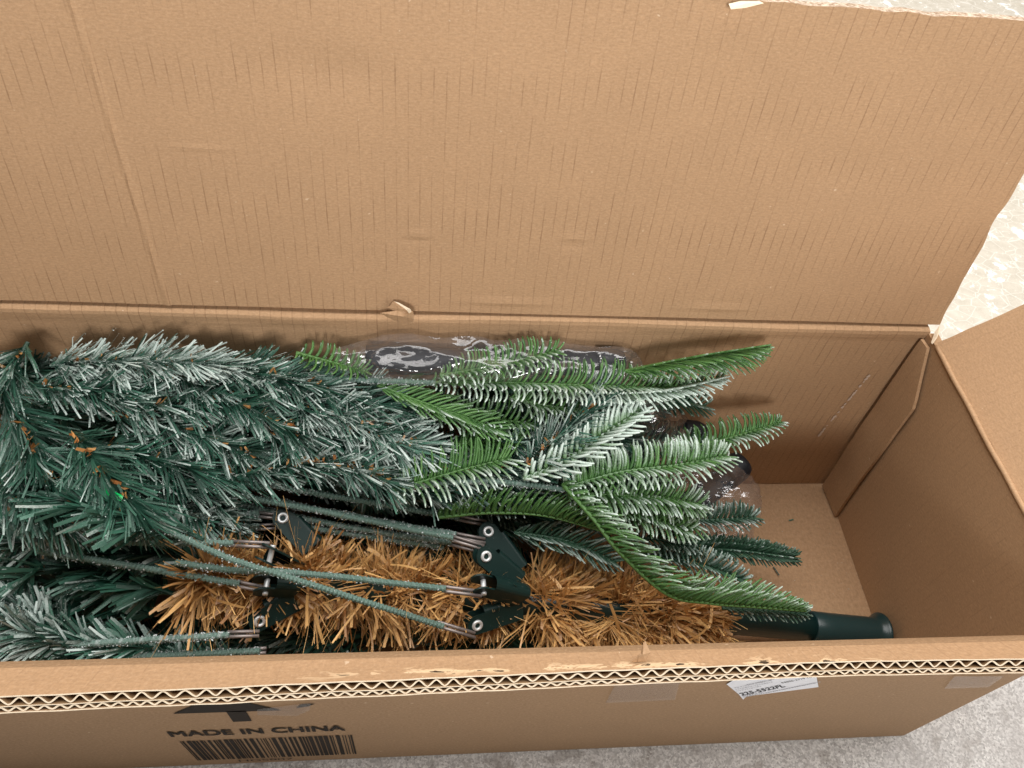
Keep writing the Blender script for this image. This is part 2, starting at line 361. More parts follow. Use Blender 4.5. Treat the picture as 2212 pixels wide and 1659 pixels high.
# glue tab along the inside of the end wall, at the back corner
def gtab(a, b):
    z = FL + .002 + (H - .006 - FL) * b; wd = .030 - (.022 * max(0, (b - .80) / .2))
    y = W + .0095 * b - .003 - wd * a
    return Vector((XB * b - .0036 - .0022 * math.sin(math.pi * b) * math.sin(math.pi * .15) - .0022 * (1 - a) * .6 + .0006 * nz(y, z, 30, 17), y, z))
sheet('glue_tab', gtab, 6, 24, .0022, (1, 0, 0), M['card_y'], box)
# front flap stub: three liners with two waves of fluting between them, cut open at its top
FD = Vector((0, -.7, .714)).normalized(); FN = Vector((0, FD.z, -FD.y)); F0 = Vector((0, .0002, H - .0012))
XF1 = .012
def flen(x): return float(np.interp(x, (-.62, -.38, -.16, -.04, .01), (.0275, .0208, .0156, .0186, .0190))) + .0005 * nz(x, 0, 13, 20)
def fpt(x, s, n): return Vector((x, 0, 0)) + F0 + FD * s + FN * n + Vector((0, 0, .0011 * nz(x, 0, 3, 21)))
def liner(name, n0, th, mat, parent, edge=0.0):
    nx = 360; vs = []; fs = []
    ss = (0, .33, .66, 1)
    for i in range(nx + 1):
        x = X0 + (XF1 - X0) * i / nx
        for lay in (0, 1):
            for sI in ss:
                L = flen(x) + edge * nz(x, 0, 90, 22)
                sag = .0004 * nz(x, 0, 45, 23) * sI
                vs.append(fpt(x, L * sI, n0 + th * lay + sag + (.0006 * math.sin(math.pi * sI) * nz(x, sI, 25, 24))))
    c = 8
    for i in range(nx):
        a = i * c; b = a + c
        for k in range(3):
            fs.append((a+k, b+k, b+k+1, a+k+1)); fs.append((a+4+k, a+5+k, b+5+k, b+4+k))
        fs.append((a+3, b+3, b+7, a+7)); fs.append((a, a+4, b+4, b))
    m = MB(); m.add(vs, fs); o = m.build(name, mat, parent)
    o.data.materials.append(M['cut'])
    for k in range(len(fs)):
        if k % 8 == 6: o.data.polygons[k].material_index = 1
    return o
def fluting(name, n0, n1, pitch, ph, parent):
    th = .00062; nx = int((XF1 - X0) / pitch * 14); vs = []; fs = []
    for i in range(nx + 1):
        x = X0 + (XF1 - X0) * i / nx; q = x / pitch + ph + .35 * nz(x, 0, 16, 25) + .10 * nz(x, 0, 90, 27)
        tri = math.asin(.985 * math.sin(2 * math.pi * q)) / (math.pi / 2); sn = math.sin(2 * math.pi * q); y = .55 * sn + .45 * tri
        am = 1 - .10 * abs(nz(x, 0, 40, 26)) - .45 * max(0, nz(x, 0, 14, 28) - .15)
        n = (n0 + n1) / 2 + (n1 - n0 - th) / 2 * y * am
        sl = math.cos(2 * math.pi * q) * math.pi * (n1 - n0) / pitch; tt = th * math.sqrt(1 + sl * sl)
        L = flen(x) - .0003
        for nn in (n - tt / 2, n + tt / 2):
            vs.append(fpt(x, .001, nn)); vs.append(fpt(x, L, nn))
    for i in range(nx):
        a = i * 4; b = a + 4
        fs += [(a, b, b+1, a+1), (a+2, a+3, b+3, b+2), (a+1, b+1, b+3, a+3)]
    m = MB(); m.add(vs, fs); o = m.build(name, M['flute'], parent); o.data.materials.append(M['cut'])
    for k in range(2, len(fs), 3): o.data.polygons[k].material_index = 1
    return o
ff = liner('front_flap', 0.0, -.0006, M['card_stub'], box, .0004)
liner('middle_liner', -.0044, -.0004, M['flute'], ff)
liner('outer_liner', -.0071, -.0005, M['card_out'], ff, .0003)
fluting('coarse_fluting', -.0044, -.0006, .0082, .1, ff)
fluting('fine_fluting', -.0071, -.0048, .0058, .3, ff)
# print on the front wall
def flat(name, polys, mat, parent, y=-.0003):
    m = MB()
    for p in polys: m.add([Vector((q[0], y, q[1])) for q in p], [tuple(range(len(p)))])
    return m.build(name, mat, parent)
def text(name, s, x, z, size, mat, parent, y=-.0004, ang=0.0, width=None, bold=.0):
    cu = bpy.data.curves.new(name, 'FONT'); cu.body = s; cu.size = size; cu.fill_mode = 'BOTH'
    o = bpy.data.objects.new(name, cu); COL.objects.link(o)
    dg = bpy.context.evaluated_depsgraph_get(); dg.update()
    me = bpy.data.meshes.new_from_object(o.evaluated_get(dg)); bpy.data.objects.remove(o)
    xs_ = [v.co.x for v in me.vertices]; x0, x1 = min(xs_), max(xs_)
    k = width / (x1 - x0) if width else 1.0
    ca, sa = math.cos(ang), math.sin(ang)
    for v in me.vertices:
        px, pz = (v.co.x - x0) * k, v.co.y
        v.co = Vector((x + px * ca - pz * sa, y, z + px * sa + pz * ca))
    if bold:      # heavier strokes: the same letters again, shifted by the stroke gain
        vs = [v.co.copy() for v in me.vertices]; fs = [tuple(p.vertices) for p in me.polygons]; nv = len(vs); av = []; af = []
        for q, (dx, dz) in enumerate(((0, 0), (1, 0), (.5, .6), (0, .6), (1, .6))):
            av += [v + Vector(((dx * ca - dz * sa) * bold, -.00002 * q, (dx * sa + dz * ca) * bold)) for v in vs]; af += [tuple(i + nv * q for i in f) for f in fs]
        me = bpy.data.meshes.new(name); me.from_pydata(av, [], af)
    me.materials.clear(); me.name = name
    return link(name, me, mat, parent)
def FW(u, v): p = UY(u, v, -.0012); return (p.x, p.z)
a_ = FW(357, 1583); b_ = FW(742, 1575)
text('origin_lettering', 'MADE IN CHINA', a_[0], .0755, .0158, M['ink'], box, width=b_[0] - a_[0], bold=.0008)
bc = []; xx = -.4895
random.seed(3)
for k in range(46):
    wd = random.choice((.0006, .0006, .0011, .0011, .0017, .0025)); gp = random.choice((.0006, .0006, .0010, .0014))
    if xx + wd > -.3895: break
    bc.append([(xx, .0150), (xx + wd, .0150), (xx + wd, .0640), (xx, .0640)]); xx += wd + gp
flat('barcode', bc, M['ink'], box)
text('barcode_digits', 'HGS807', -.465, .0075, .0062, M['ink'], box, width=.034)
L0, L1, R0, R1 = FW(372.7, 1546), FW(429.6, 1522.5), FW(608, 1538.5), FW(536.7, 1522.5)
m0 = (L1[1] - L0[1]) / (L1[0] - L0[0]); m1 = (R1[1] - R0[1]) / (R1[0] - R0[0]); axx = (R0[1] - L0[1] + m0 * L0[0] - m1 * R0[0]) / (m0 - m1)
S0, S1 = FW(489, 1543), FW(531, 1541)
flat('up_arrow', [[L0, R0, (axx, L0[1] + m0 * (axx - L0[0]))], [(S0[0], S0[1] + .002), (S0[0], S0[1] - .019), (S1[0], S1[1] - .019), (S1[0], S1[1] + .002)]], M['ink'], box)
flat('print_fragment', [[FW(639, 1534), FW(650, 1526), FW(681, 1524), FW(664, 1530)]], M['ink'], box)
# sticker
lb = [FW(1570, 1481), FW(1596, 1502), FW(1606, 1514), FW(1613, 1507), FW(1769, 1487)]
ex = (lb[4][0] - lb[2][0], lb[4][1] - lb[2][1]); lab = lb + [(lb[4][0] - .020, lb[4][1] + .040), (lb[0][0] - .0 + .006, lb[0][1] + .028)]
lo = flat('shipping_label', [lab], M['paper'], box, -.0005)
t0 = FW(1603, 1505); t1 = FW(1697, 1486); ang = math.atan2(t1[1] - t0[1], t1[0] - t0[0])
text('label_number', '225-5522FL', t0[0], t0[1], .0088, M['toner'], lo, -.0007, ang, math.hypot(t1[0] - t0[0], t1[1] - t0[1]), .0002)
q0 = FW(1690, 1479); text('label_code', '94606-2719 16', q0[0], q0[1], .0042, M['toner'], lo, -.0007, ang, .0165)
gm = []
random.seed(5)
ca, sa = math.cos(ang), math.sin(ang)
def lrow(u, v, n, h):
    p = FW(u, v); x = 0
    for k in range(n):
        wd = random.uniform(.0004, .0013); q = [(x, 0), (x + wd, 0), (x + wd, h), (x, h)]; x += wd + random.uniform(.0003, .0006)
        gm.append([(p[0] + a * ca - b * sa, p[1] + a * sa + b * ca) for a, b in q])
for u, v, n in ((1588, 1489, 16), (1590, 1492.5, 17), (1592, 1496, 12), (1614, 1482, 20), (1606, 1507, 9), (1607, 1509, 34), (1655, 1500, 22)): lrow(u, v, n, .0011)
flat('label_fine_print', gm, M['toner_grey'], lo, -.00065)
# packing tape left on the front wall
for uv in ([(1308, 1520), (1330, 1478), (1470, 1470), (1458, 1513)], [(2040, 1489), (2062, 1462), (2170, 1462), (2135, 1486)], [(555, 1534), (600, 1528), (672, 1520), (668, 1536), (640, 1548), (556, 1546)]):
    flat('tape_strip', [[FW(*q) for q in uv]], M['tape'], box, -.0009)
# torn paper: at the fold, on the top of the back flap, on the stub
def torn(name, pts, mat, parent=box):
    m = MB(); P = [Vector(p) for p in pts]; c = sum(P, Vector()) / len(P) + Vector((0, -.001, .001))
    m.add(P + [c], [(i, (i + 1) % len(P), len(P)) for i in range(len(P))]); o = m.build(name, mat, parent)
    return o
yb = WT - .0035
torn('torn_liner', [UY(820, 676, yb), UY(880, 668, yb + .001), UY(893, 673, yb - .003), UY(894, 690, yb - .004), UY(889, 703, yb - .003), UY(850, 692, yb - .001)], M['card_x'])
torn('torn_liner', [UY(838, 665, yb + .003), UY(850, 650, yb + .004), UY(872, 660, yb + .002), UY(893, 676, yb - .001), UY(860, 676, yb)], M['card_x'])
torn('torn_liner', [UY(852, 651, yb + .003), UY(862, 654, yb + .002), UY(887, 668, yb - .002), UY(895, 691, yb - .004), UY(890, 678, yb - .003)], M['cut'])
yt = .2420
torn('torn_liner', [UY(1574, 8, yt), UY(1579, 20, yt - .004), UY(1610, 17, yt - .003), UY(1650, 7, yt), UY(1640, 2, yt + .002), UY(1600, 2, yt + .001)], M['cut'])
c0 = fpt(U(1378, 1402, .212).x, .014, .0004)
torn('torn_liner', [c0 + Vector(p) for p in ((-.004, .001, 0), (.003, .001, 0), (.0045, .004, .004), (.002, .008, .008), (.0005, .007, .009), (0, .004, .004), (-.003, .002, .002))], M['card_x'])
gl = MB(); random.seed(9)
for k in range(34):
    t = random.random(); p = UY(1770 + 112 * t, 940 - 122 * t, W + .0035); p.z += random.gauss(0, .0006); r = random.uniform(.0006, .0019)
    c = Vector((p.x, float(np.interp(p.z, [q[1] for q in PROF], [q[0] for q in PROF])) + .0012 * nz(p.x, p.z, 5, 2) - .0009, p.z)); gl.add([c + Vector((math.cos(a) * r * random.uniform(.5, 1), 0, math.sin(a) * r * 1.5 * random.uniform(.5, 1))) for a in [q * .785 for q in range(8)]], [tuple(range(8))[::-1]])
gl.build('glue_residue', plain('dried_glue', (0.62, 0.50, 0.40), .6).m, box)
torn('torn_corner', [U(2020, 716, H + .003), U(2030, 702, H + .005), U(2031, 714, H + .004), U(2024, 730, H + .003), U(2014, 744, H + .001), U(2011, 740, H + .0005)], M['cut'])
# ================================================================== artificial tree, trunk section
secA = empty('tree_trunk_section', (-.3, .08, FL))
tag(secA, 'artificial tree trunk section wrapped in tan tinsel with hinged brackets and frosted green branches', 'artificial tree', 'artificial tree sections packed in the box')
PA = U(1902, 1368, .0300); PBv = U(640, 1256, .090); AX = (PBv - PA).normalized(); AXr = -AX
def ax(s): return PA + AX * s
AN = (Vector((0, 0, 1)) - AX * AX.z).normalized(); AB = AX.cross(AN)
def on_trunk(u):    # distance along the trunk for an image column
    best = min(range(0, 700), key=lambda k: abs(px(ax(k * .001))[0] - u)); return best * .001
def px(p):
    q = RM.transposed() @ (p - CAM); return ((512 + FPX * q.x / -q.z) / K, (384 - FPX * q.y / -q.z) / K)
pl = MB(); pl.tube([ax(.05), ax(.44)], .0100, 32)
pole = pl.build('trunk_pole', M['pole'], secA, True)
def lathe(m, o, axis, prof, sides=36):
    N0 = axis.orthogonal().normalized(); B0 = axis.cross(N0); vs = []; fs = []
    for (s, r) in prof:
        for k in range(sides):
            a = 2 * math.pi * k / sides; vs.append(o + axis * s + N0 * (math.cos(a) * r) + B0 * (math.sin(a) * r))
    for i in range(len(prof) - 1):
        for k in range(sides):
            k2 = (k + 1) % sides; fs.append((i*sides+k, i*sides+k2, (i+1)*sides+k2, (i+1)*sides+k))
    m.add(vs, fs)
sl_ = MB(); lathe(sl_, ax(0), AX, [(.0035, .0080), (.0005, .0100), (0, .0140), (.0006, .0150), (.0018, .0150), (.0030, .0140), (.0046, .0122), (.0080, .0112), (.045, .0114), (.0585, .0116), (.0592, .0112), (.0592, .0099)])
sl_.build('end_sleeve', M['sleeve'], pole, True)
# tan tinsel
def strip(m, p, d, wdir, L, wd, bend, fr, tn, seg=3):
    vs = []; frs = []
    for i in range(seg + 1):
        t = i / seg; q = p + d * (L * t) + bend * (L * t * t)
        ww = wd * (1 if t < .99 else .85)
        vs += [q - wdir * ww * .5, q + wdir * ww * .5]; f = fr(t) if callable(fr) else fr; frs += [f, f]
    m.add(vs, [(2*i, 2*i+1, 2*i+3, 2*i+2) for i in range(seg)], frs, tn)
def rv(): return Vector(rng.normal(size=3)).normalized()
random.seed(11)
def tinsel(s0, s1, n, Lm, tnoff, lean0):
    m = MB(); made = 0
    while made < n:
        s = s0 + (s1 - s0) * random.random(); a = 2 * math.pi * random.random()
        tlean = lean0 + random.gauss(0, .65); tsw = random.gauss(0, .45); tone = random.gauss(.52 + tnoff, .24); Lt = Lm * random.uniform(.72, 1.12) * (1.02 + .2 * math.sin(s * 118 + 1.0))
        wide = random.random() < .45
        for q in range(random.randint(8, 26)):
            ss = s + random.gauss(0, .0028); aa = a + random.gauss(0, .22)
            rad = AN * math.cos(aa) + AB * math.sin(aa); tan = AB * math.cos(aa) - AN * math.sin(aa)
            d = (rad * .9 - AX * (tlean + random.gauss(0, .25)) + tan * (tsw + random.gauss(0, .3)) + rv() * .16).normalized()
            wd = random.choice((.0012, .0016, .0021)) if wide else random.choice((.0006, .0009, .0012))
            L = Lt * random.uniform(.65, 1.1) * min(1, .62 + .38 * abs(ss - sA) / .07)
            wdir = d.cross(rv()).normalized(); fz = random.choice((0, 0, 0, .15, .5))
            strip(m, ax(ss) + rad * .0085, d, wdir, L, wd, rv() * .20 + Vector((0, 0, -.05)), lambda t: fz * (.3 + .7 * t), min(1, max(0, tone + random.gauss(0, .16))), 4)
            made += 1
        if random.random() < .3:     # frayed hairs and stray ribbons lying across the tufts
            rad = AN * math.cos(a) + AB * math.sin(a)
            for q in range(7): strip(m, ax(s) + rad * .012, (rad - AX * tlean + rv() * .5).normalized(), rv(), Lt * 1.15, .00035, rv() * .35, .3, .85)
        if random.random() < .35:
            rad = AN * math.cos(a) + AB * math.sin(a); d = (rv() + rad * .25).normalized()
            strip(m, ax(s) + rad * random.uniform(.020, .030) - d * .012, d, d.cross(rv()).normalized(), .026, .0022, rad * -.3 + rv() * .2, random.choice((0, .4)), min(1, max(0, random.gauss(.8, .15))), 5)
    m.inside(); return m
sA = on_trunk(1560); sB = on_trunk(1140); sC = on_trunk(1050); sD = on_trunk(640); sE = on_trunk(430)
tinsel(sA, sB, 3500, .0325, .02, .25).build('trunk_tinsel', M['tinsel'], secA)
tinsel(sC - .012, sD, 2700, .0285, .08, .1).build('trunk_tinsel', M['tinsel'], secA)
tinsel(sD + .004, sE, 1100, .0265, -.08, -.1).build('trunk_tinsel', M['tinsel'], secA)
# hinge brackets: folded channel with a rivet through its rounded end
def bracket(E, Tt, face, wid=.0128, gap=.0070, eye=True, tube_=False):
    E = Vector(E); Tt = Vector(Tt); a = (Tt - E); L = a.length; a.normalize(); n = (Vector(face) - a * Vector(face).dot(a)).normalized(); b = a.cross(n)
    m = MB(); th = .0011
    def plate(off):
        out = []
        for k in range(13):
            an = math.pi / 2 + math.pi * k / 12; out.append((math.cos(an) * wid / 2, math.sin(an) * wid / 2))
        out += [(L, -wid / 2), (L, wid / 2)]
        nn = len(out); vs = [E + a * x + b * y + n * off for x, y in out] + [E + a * x + b * y + n * (off - th) for x, y in out]
        m.add(vs, [tuple(range(nn)), tuple(range(nn, 2 * nn))[::-1]] + [(i, i + nn, (i + 1) % nn + nn, (i + 1) % nn) for i in range(nn)])
    plate(0); plate(-gap)
    vs = []; fs = []
    for k in range(9):
        an = math.pi * k / 8; y = -wid / 2 - math.sin(an) * gap * .42; o = -gap / 2 - th / 2 + math.cos(an) * (gap / 2 + th / 2)
        vs += [E + a * .006 + b * y + n * o, E + a * L + b * y + n * o]
    m.add(vs, [(2*i, 2*i+1, 2*i+3, 2*i+2) for i in range(8)])
    o = m.build('hinge_bracket', M['bracket'], secA)
    if eye:
        r = MB(); lathe(r, E + n * .0001, n, [(-.0004, .0037), (.0006, .0036), (.0011, .0030), (.0011, .0022), (.0006, .0017), (-.0018, .0016)], 20)
        r.build('rivet', M['rivet'], o, True)
        hk = MB(); lathe(hk, E + n * .0001, n, [(-.0007, .0017), (-.0007, .0001)], 14); hk.build('rivet_hole_shade', M['hole_shade'], o)  # near-black disc stands in for the shade inside the eyelet
    return o
def TP(u, v, z): return U(u, v, z)
zc = lambda u: ax(on_trunk(u)).z
br = [((1055,1148,.108),(1118,1235,.096),(-.1,-.25,1)), ((1050,1202,.116),(1120,1262,.100),(-.1,-.3,1)), ((611,1119,.115),(672,1185,.108),(-.1,-.25,1)),
      ((1031,1351,.092),(1130,1318,.088),(.1,-.75,.65)), ((561,1342,.098),(640,1300,.098),(.1,-.75,.6))]
for E_, T_, f_ in br: bracket(TP(*E_), TP(*T_), f_)
for E_, T_, f_ in [((1040,1279,.122),(1128,1300,.098),(0,-1,.15)), ((584,1180,.130),(650,1214,.108),(.2,.75,.5)), ((566,1280,.116),(640,1284,.105),(0,-1,.1))]:
    o = bracket(TP(*E_), TP(*T_), f_, wid=.0105, gap=.0085, eye=False)
    E3 = TP(*E_); s_ = MB(); n3 = Vector(f_).normalized(); c3 = E3 + (TP(*T_) - E3).normalized() * .002
    s_.tube([c3 + n3 * .0014, c3 + n3 * .0010, c3 - n3 * .0094, c3 - n3 * .0099], lambda t: .0017, 12); s_.build('rivet', M['rivet'], o, True)
# wrapped branch wires
def rod(pts, steel_pts, sec, frost=.5, r=.00185, n=None):
    P = [TP(*p) for p in pts]; Ln = sum((P[i+1] - P[i]).length for i in range(len(P) - 1)); n = max(20, int(Ln / .00055))
    path = spline(P, n); m = MB(); sd = random.random() * 9
    path = [p + Vector((0, .0006 * nz(i * .004, sd, 6), .0006 * nz(i * .004, sd + 3, 6))) for i, p in enumerate(path)]
    m.tube(path, r, 10, lambda t, a: .28 * frost + .5 * frost * abs(nz(t * 30, sd, 1)), .5 + .3 * random.random(), True, (.0024, .17))
    cr = []
    for p in path:
        for q in range(2):
            if random.random() < frost * .9:
                a = random.choice((random.gauss(.3, .5), random.gauss(math.pi, .7), random.gauss(math.pi + .8, .5)))
                cr.append(p + Vector((0, math.cos(a) * r * 1.1, math.sin(a) * r * 1.1)) + rv() * .0004)
    m.crumbs(cr, .00025, .0011)
    o = m.build('branch_wire', M['rod'], sec, False)
    if steel_pts:
        s = MB()
        for off in (Vector((0, .0013, 0)), Vector((0, -.0013, -.0006))): s.tube([TP(*q) + off for q in steel_pts], .00105, 10)
        s.build('bare_wire_end', M['steel'], o, True)
    return o
random.seed(21)
rod([(440,1018,.128),(620,1054,.126),(993,1119,.113)], [(985,1117,.1128),(1050,1130,.106)], secA, .55)
rod([(380,1032,.124),(494,1064,.124),(760,1118,.121),(979,1162,.117)], [(972,1160,.1168),(1046,1183,.113)], secA, .5)
rod([(560,1075,.116),(800,1122,.114),(985,1156,.111)], [(980,1155,.1105),(1048,1168,.107)], secA, .95)
rod([(520,1090,.112),(760,1140,.110),(975,1172,.107)], [(970,1171,.107),(1040,1190,.104)], secA, .9)
rod([(600,1128,.104),(800,1158,.104),(960,1180,.102)], None, secA, .8, .0024)
rod([(330,1132,.142),(494,1206,.140),(640,1252,.136),(957,1353,.100)], [(945,1347,.101),(1026,1372,.090)], secA, .35)
rod([(380,1215,.126),(494,1231,.129),(650,1238,.132),(963,1272,.128)], [(955,1271,.1278),(1040,1282,.121)], secA, .5)
rod([(80,1168,.118),(300,1172,.122),(505,1173,.128)], [(498,1173,.128),(582,1177,.129)], secA, .3)
rod([(85,1190,.116),(300,1226,.118),(518,1261,.118)], [(510,1260,.118),(566,1272,.115)], secA, .4)
rod([(55,1400,.084),(300,1384,.092),(496,1370,.098)], [(490,1370,.098),(560,1368,.097)], secA, .95)
rod([(240,1420,.074),(562,1406,.084)], [(540,1407,.083),(575,1404,.083)], secA, .6)
rod([(400,1128,.106),(480,1120,.108),(560,1108,.112)], [(552,1110,.111),(606,1116,.112)], secA, .95, .0026)
rod([(430,1148,.100),(560,1138,.104)], [(552,1139,.104),(600,1136,.105)], secA, .8, .0022)
# ------------------------------------------------------------------ needles
def sprig(sec, pts, frost=.3, L=.021, wd=.0019, dens=1.0, spread=1.0, flat_=.65, orange=.5, stem=.0013, name='pine_sprig', tone=0.0, crumb=1.0):
    P = [Vector(p) for p in pts]; Ln = sum((P[i+1] - P[i]).length for i in range(len(P) - 1)); path = spline(P, 40)
    m = MB(); ng = int(Ln * 5600 * dens / 3.2); cr = []
    for g_ in range(ng):
        t = random.random() ** .9; i = min(int(t * 39), 38); p = path[i].lerp(path[i+1], t * 39 - i); T = (path[i+1] - path[i]).normalized()
        N0 = (Vector((0, 0, 1)) - T * T.z).normalized(); B0 = T.cross(N0)
        a = random.uniform(0, 2 * math.pi); R = N0 * math.cos(a) * flat_ + B0 * math.sin(a)
        al = math.radians(random.gauss(50, 9) * (1 - .62 * max(0, (t - .75) / .25))) * spread
        d = (T * math.cos(al) + R * math.sin(al)).normalized()
        k = random.choice((2, 3, 3, 4)); tn = min(1, max(0, random.gauss(.45 + tone, .28)))
        u = (T - d * T.dot(d)); u = (u.normalized() if u.length > .05 else d.orthogonal().normalized())
        th = random.gauss(0, .7); wv = (u * math.cos(th) + d.cross(u) * math.sin(th)).normalized()
        Lg = L * random.uniform(.75, 1.15); bend = rv() * .20 + Vector((0, 0, -.06)) + T * .08
        for q in range(k):
            f0 = max(0, min(1, random.gauss(frost, .26)))
            dd = (d + rv() * random.choice((.08, .12, .12, .35))).normalized(); pp = p + T * (wd * 1.05 * q) + R * .0006; wv = (wv + rv() * .35).normalized(); wv = (wv - dd * wv.dot(dd)).normalized()
            LL = Lg * random.uniform(.86, 1.06)
            strip(m, pp, dd, wv, LL, wd * random.uniform(.6, 1.25), bend + rv() * .04, lambda x: f0 * (.35 + .8 * x), tn)
            for c_ in range(int(f0 * 5.5 * crumb + random.random() * .8)):
                x = 1 - random.random() ** 1.5; cr.append(pp + dd * LL * x + bend * LL * x * x + rv() * .0007)
    m.crumbs(cr, .0002, .0007)
    m.inside(); o = m.build(name, M['pvc'], sec)
    s = MB(); m2 = MB(); m2.tube(path, stem, 6, frost * .5, .0); m2.build('stem', M['pvc'], o)
    if Ln * 420 * orange < 3: return o
    for k in range(int(Ln * 420 * orange)):
        t = random.random(); i = min(int(t * 39), 38); p = path[i]; T = (path[i+1] - path[i]).normalized()
        d = (Vector((0, 0, .8)) + rv() * .8 + T * .4).normalized()
        strip(s, p + Vector((0, 0, .001)), d, d.cross(rv()).normalized(), random.uniform(.0035, .0075), random.choice((.0014, .0022)), rv() * .1, random.choice((0, 0, frost)), random.random(), 2)
    tag(s.build('twig', M['twig'], o), kind='stuff')
    return o
def frond(sec, pts, L=.0165, rows=((1, .25), (-1, .25)), a0=55, a1=70, frost=(.3, .3), pitch=.0040, roll=0.0, mat='pe', wd=.0019, tipt=.42, baset=.35, n_up=None, rib=.0011, crumb=1.0, tone=0.0):
    P = [Vector(p) for p in pts]; path = spline(P, 60); cum = [0]
    for i in range(59): cum.append(cum[-1] + (path[i+1] - path[i]).length)
    Ln = cum[-1]; m = MB(); cr = []
    def at(s):
        for i in range(59):
            if cum[i+1] >= s: return path[i].lerp(path[i+1], (s - cum[i]) / max(1e-9, cum[i+1] - cum[i])), (path[i+1] - path[i]).normalized()
        return path[-1], (path[-1] - path[-2]).normalized()
    rows = list(rows); frost = list(frost) * (len(rows) // len(frost) + 1); frost = frost[:len(rows)]
    nr0 = len(rows)
    for q in range(nr0): rows.append((rows[q][0], rows[q][1] + .42)); frost.append(min(1, frost[q] + .06))
    for ri, (sd, el) in enumerate(rows):
        s = pitch * random.random(); fb = frost[ri]; Lr = L * (1.10 if ri < nr0 else .92)
        while s < Ln:
            t = s / Ln; p, T = at(s); N0 = (Vector((0, 0, 1)) - T * T.z).normalized(); B0 = N0.cross(T)   # B0: left of the rib
            c, q = math.cos(roll), math.sin(roll); N1 = N0 * c + B0 * q; B1 = B0 * c - N0 * q
            side = (B1 * sd * math.cos(el) + N1 * math.sin(el)).normalized()
            Lk = Lr * min(1, baset + t * 3.2) * (1 if t < .72 else 1 - (1 - tipt) * ((t - .72) / .28) ** 1.3) * random.uniform(.90, 1.06)
            aa0 = math.radians(a0 + random.gauss(0, 3.5)) * (1 - .35 * max(0, (t - .8) / .2)); aa1 = math.radians(a1 + (16 if a1 > a0 else -6) + random.gauss(0, 8)) * (1 - .45 * max(0, (t - .8) / .2))
            seg = 6; pos = p + side * rib * .5; ring = []; pts_ = [pos]
            for k in range(seg):
                an = aa0 + (aa1 - aa0) * (k + .5) / seg; pos = pos + (T * math.cos(an) + side * math.sin(an) + N1 * .10 * (k / seg - .3)) * (Lk / seg); pts_.append(pos)
            f0 = max(0, min(1, random.gauss(fb, .14)))
            m.tube(pts_, lambda x: wd * .5 * (1 - .30 * x) * (.55 if x > .98 else 1), 5, lambda x, a: f0 * (.35 + .8 * x) + (.12 if x > .9 else 0), min(1, max(0, random.gauss(.5 + tone, .25))), True, None, .72)
            for c_ in range(int(f0 * 7 * crumb + random.random() * .7)):
                x = 1 - random.random() ** 1.4; k = min(int(x * seg), seg - 1); cr.append(pts_[k].lerp(pts_[k+1], x * seg - k) + rv() * .0006)
            s += pitch * random.uniform(.85, 1.15)
    m.crumbs(cr, .0002, .00068)
    o = m.build('fir_frond', M[mat], sec, False)
    me = o.data; me.polygons.foreach_set('use_smooth', [len(pp.vertices) == 4 for pp in me.polygons]); me.update()
    r = MB(); r.tube(path, lambda t: rib * (1.1 - .5 * t), 6, sum(frost) / len(frost) * .6, .75); r.build('rib', M[mat], o, True)
    return o
# sprigs of the trunk section (their tips point away from the pole end)
random.seed(31)
def PP(l, dz=0.0): return [U(u, v, z + dz) for u, v, z in l]
sprig(secA, PP([(345,1135,.146),(250,1110,.152),(140,1080,.155)]), .08, .021, .0024, 1.0, .9, .55, .15, tone=.25)
sprig(secA, PP([(440,1165,.140),(380,1140,.140),(300,1120,.140)]), .55, .015, .0017, .5, .9, .6, .0)
sprig(secA, PP([(450,1225,.112),(360,1200,.108),(250,1200,.106)]), .18, .018, .0021, .6, 1.0, .6, .05)
sprig(secA, PP([(85,1180,.114),(40,1165,.112),(-40,1150,.110)]), .45, .020, .0017, 1.1, 1.1, .7, .1)
sprig(secA, PP([(90,1225,.108),(40,1250,.100),(-40,1270,.096)]), .25, .020, .002, .9, 1.0, .7, .1)
sprig(secA, PP([(380,1285,.090),(280,1250,.092),(160,1215,.098)]), .06, .024, .0021, 1.0, 1.1, .7, .05)
sprig(secA, PP([(330,1330,.070),(240,1300,.072),(130,1280,.074)]), .04, .024, .0021, .9, 1.1, .7, .05)
sprig(secA, PP([(330,1400,.078),(190,1390,.082),(100,1350,.090),(40,1320,.094)]), .45, .021, .0018, .9, 1.0, .8, .1)
sprig(secA, PP([(150,1400,.088),(60,1370,.094),(-30,1330,.098)]), .6, .022, .0018, 1.0, 1.1, .8, .1)
sprig(secA, PP([(420,1424,.070),(250,1420,.074),(110,1425,.078)]), .15, .021, .0021, .9, .9, .6, .0)
sprig(secA, PP([(520,1430,.062),(400,1425,.064),(300,1420,.066)]), .45, .017, .0017, .8, 1.0, .6, .0)
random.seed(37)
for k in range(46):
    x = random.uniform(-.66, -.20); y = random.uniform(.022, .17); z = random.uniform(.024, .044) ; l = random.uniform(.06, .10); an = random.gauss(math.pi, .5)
    sprig(secA, [(x, y, z), (x + math.cos(an) * l * .5, min(.19, max(.02, y + math.sin(an) * l * .5)), z + .004), (x + math.cos(an) * l, min(.19, max(.02, y + math.sin(an) * l)), z)], .03, .022, .002, .7, 1.1, .55, .0, crumb=.3, tone=-.3)  # filler sprigs added low, toned darker to deepen the shade in the gaps
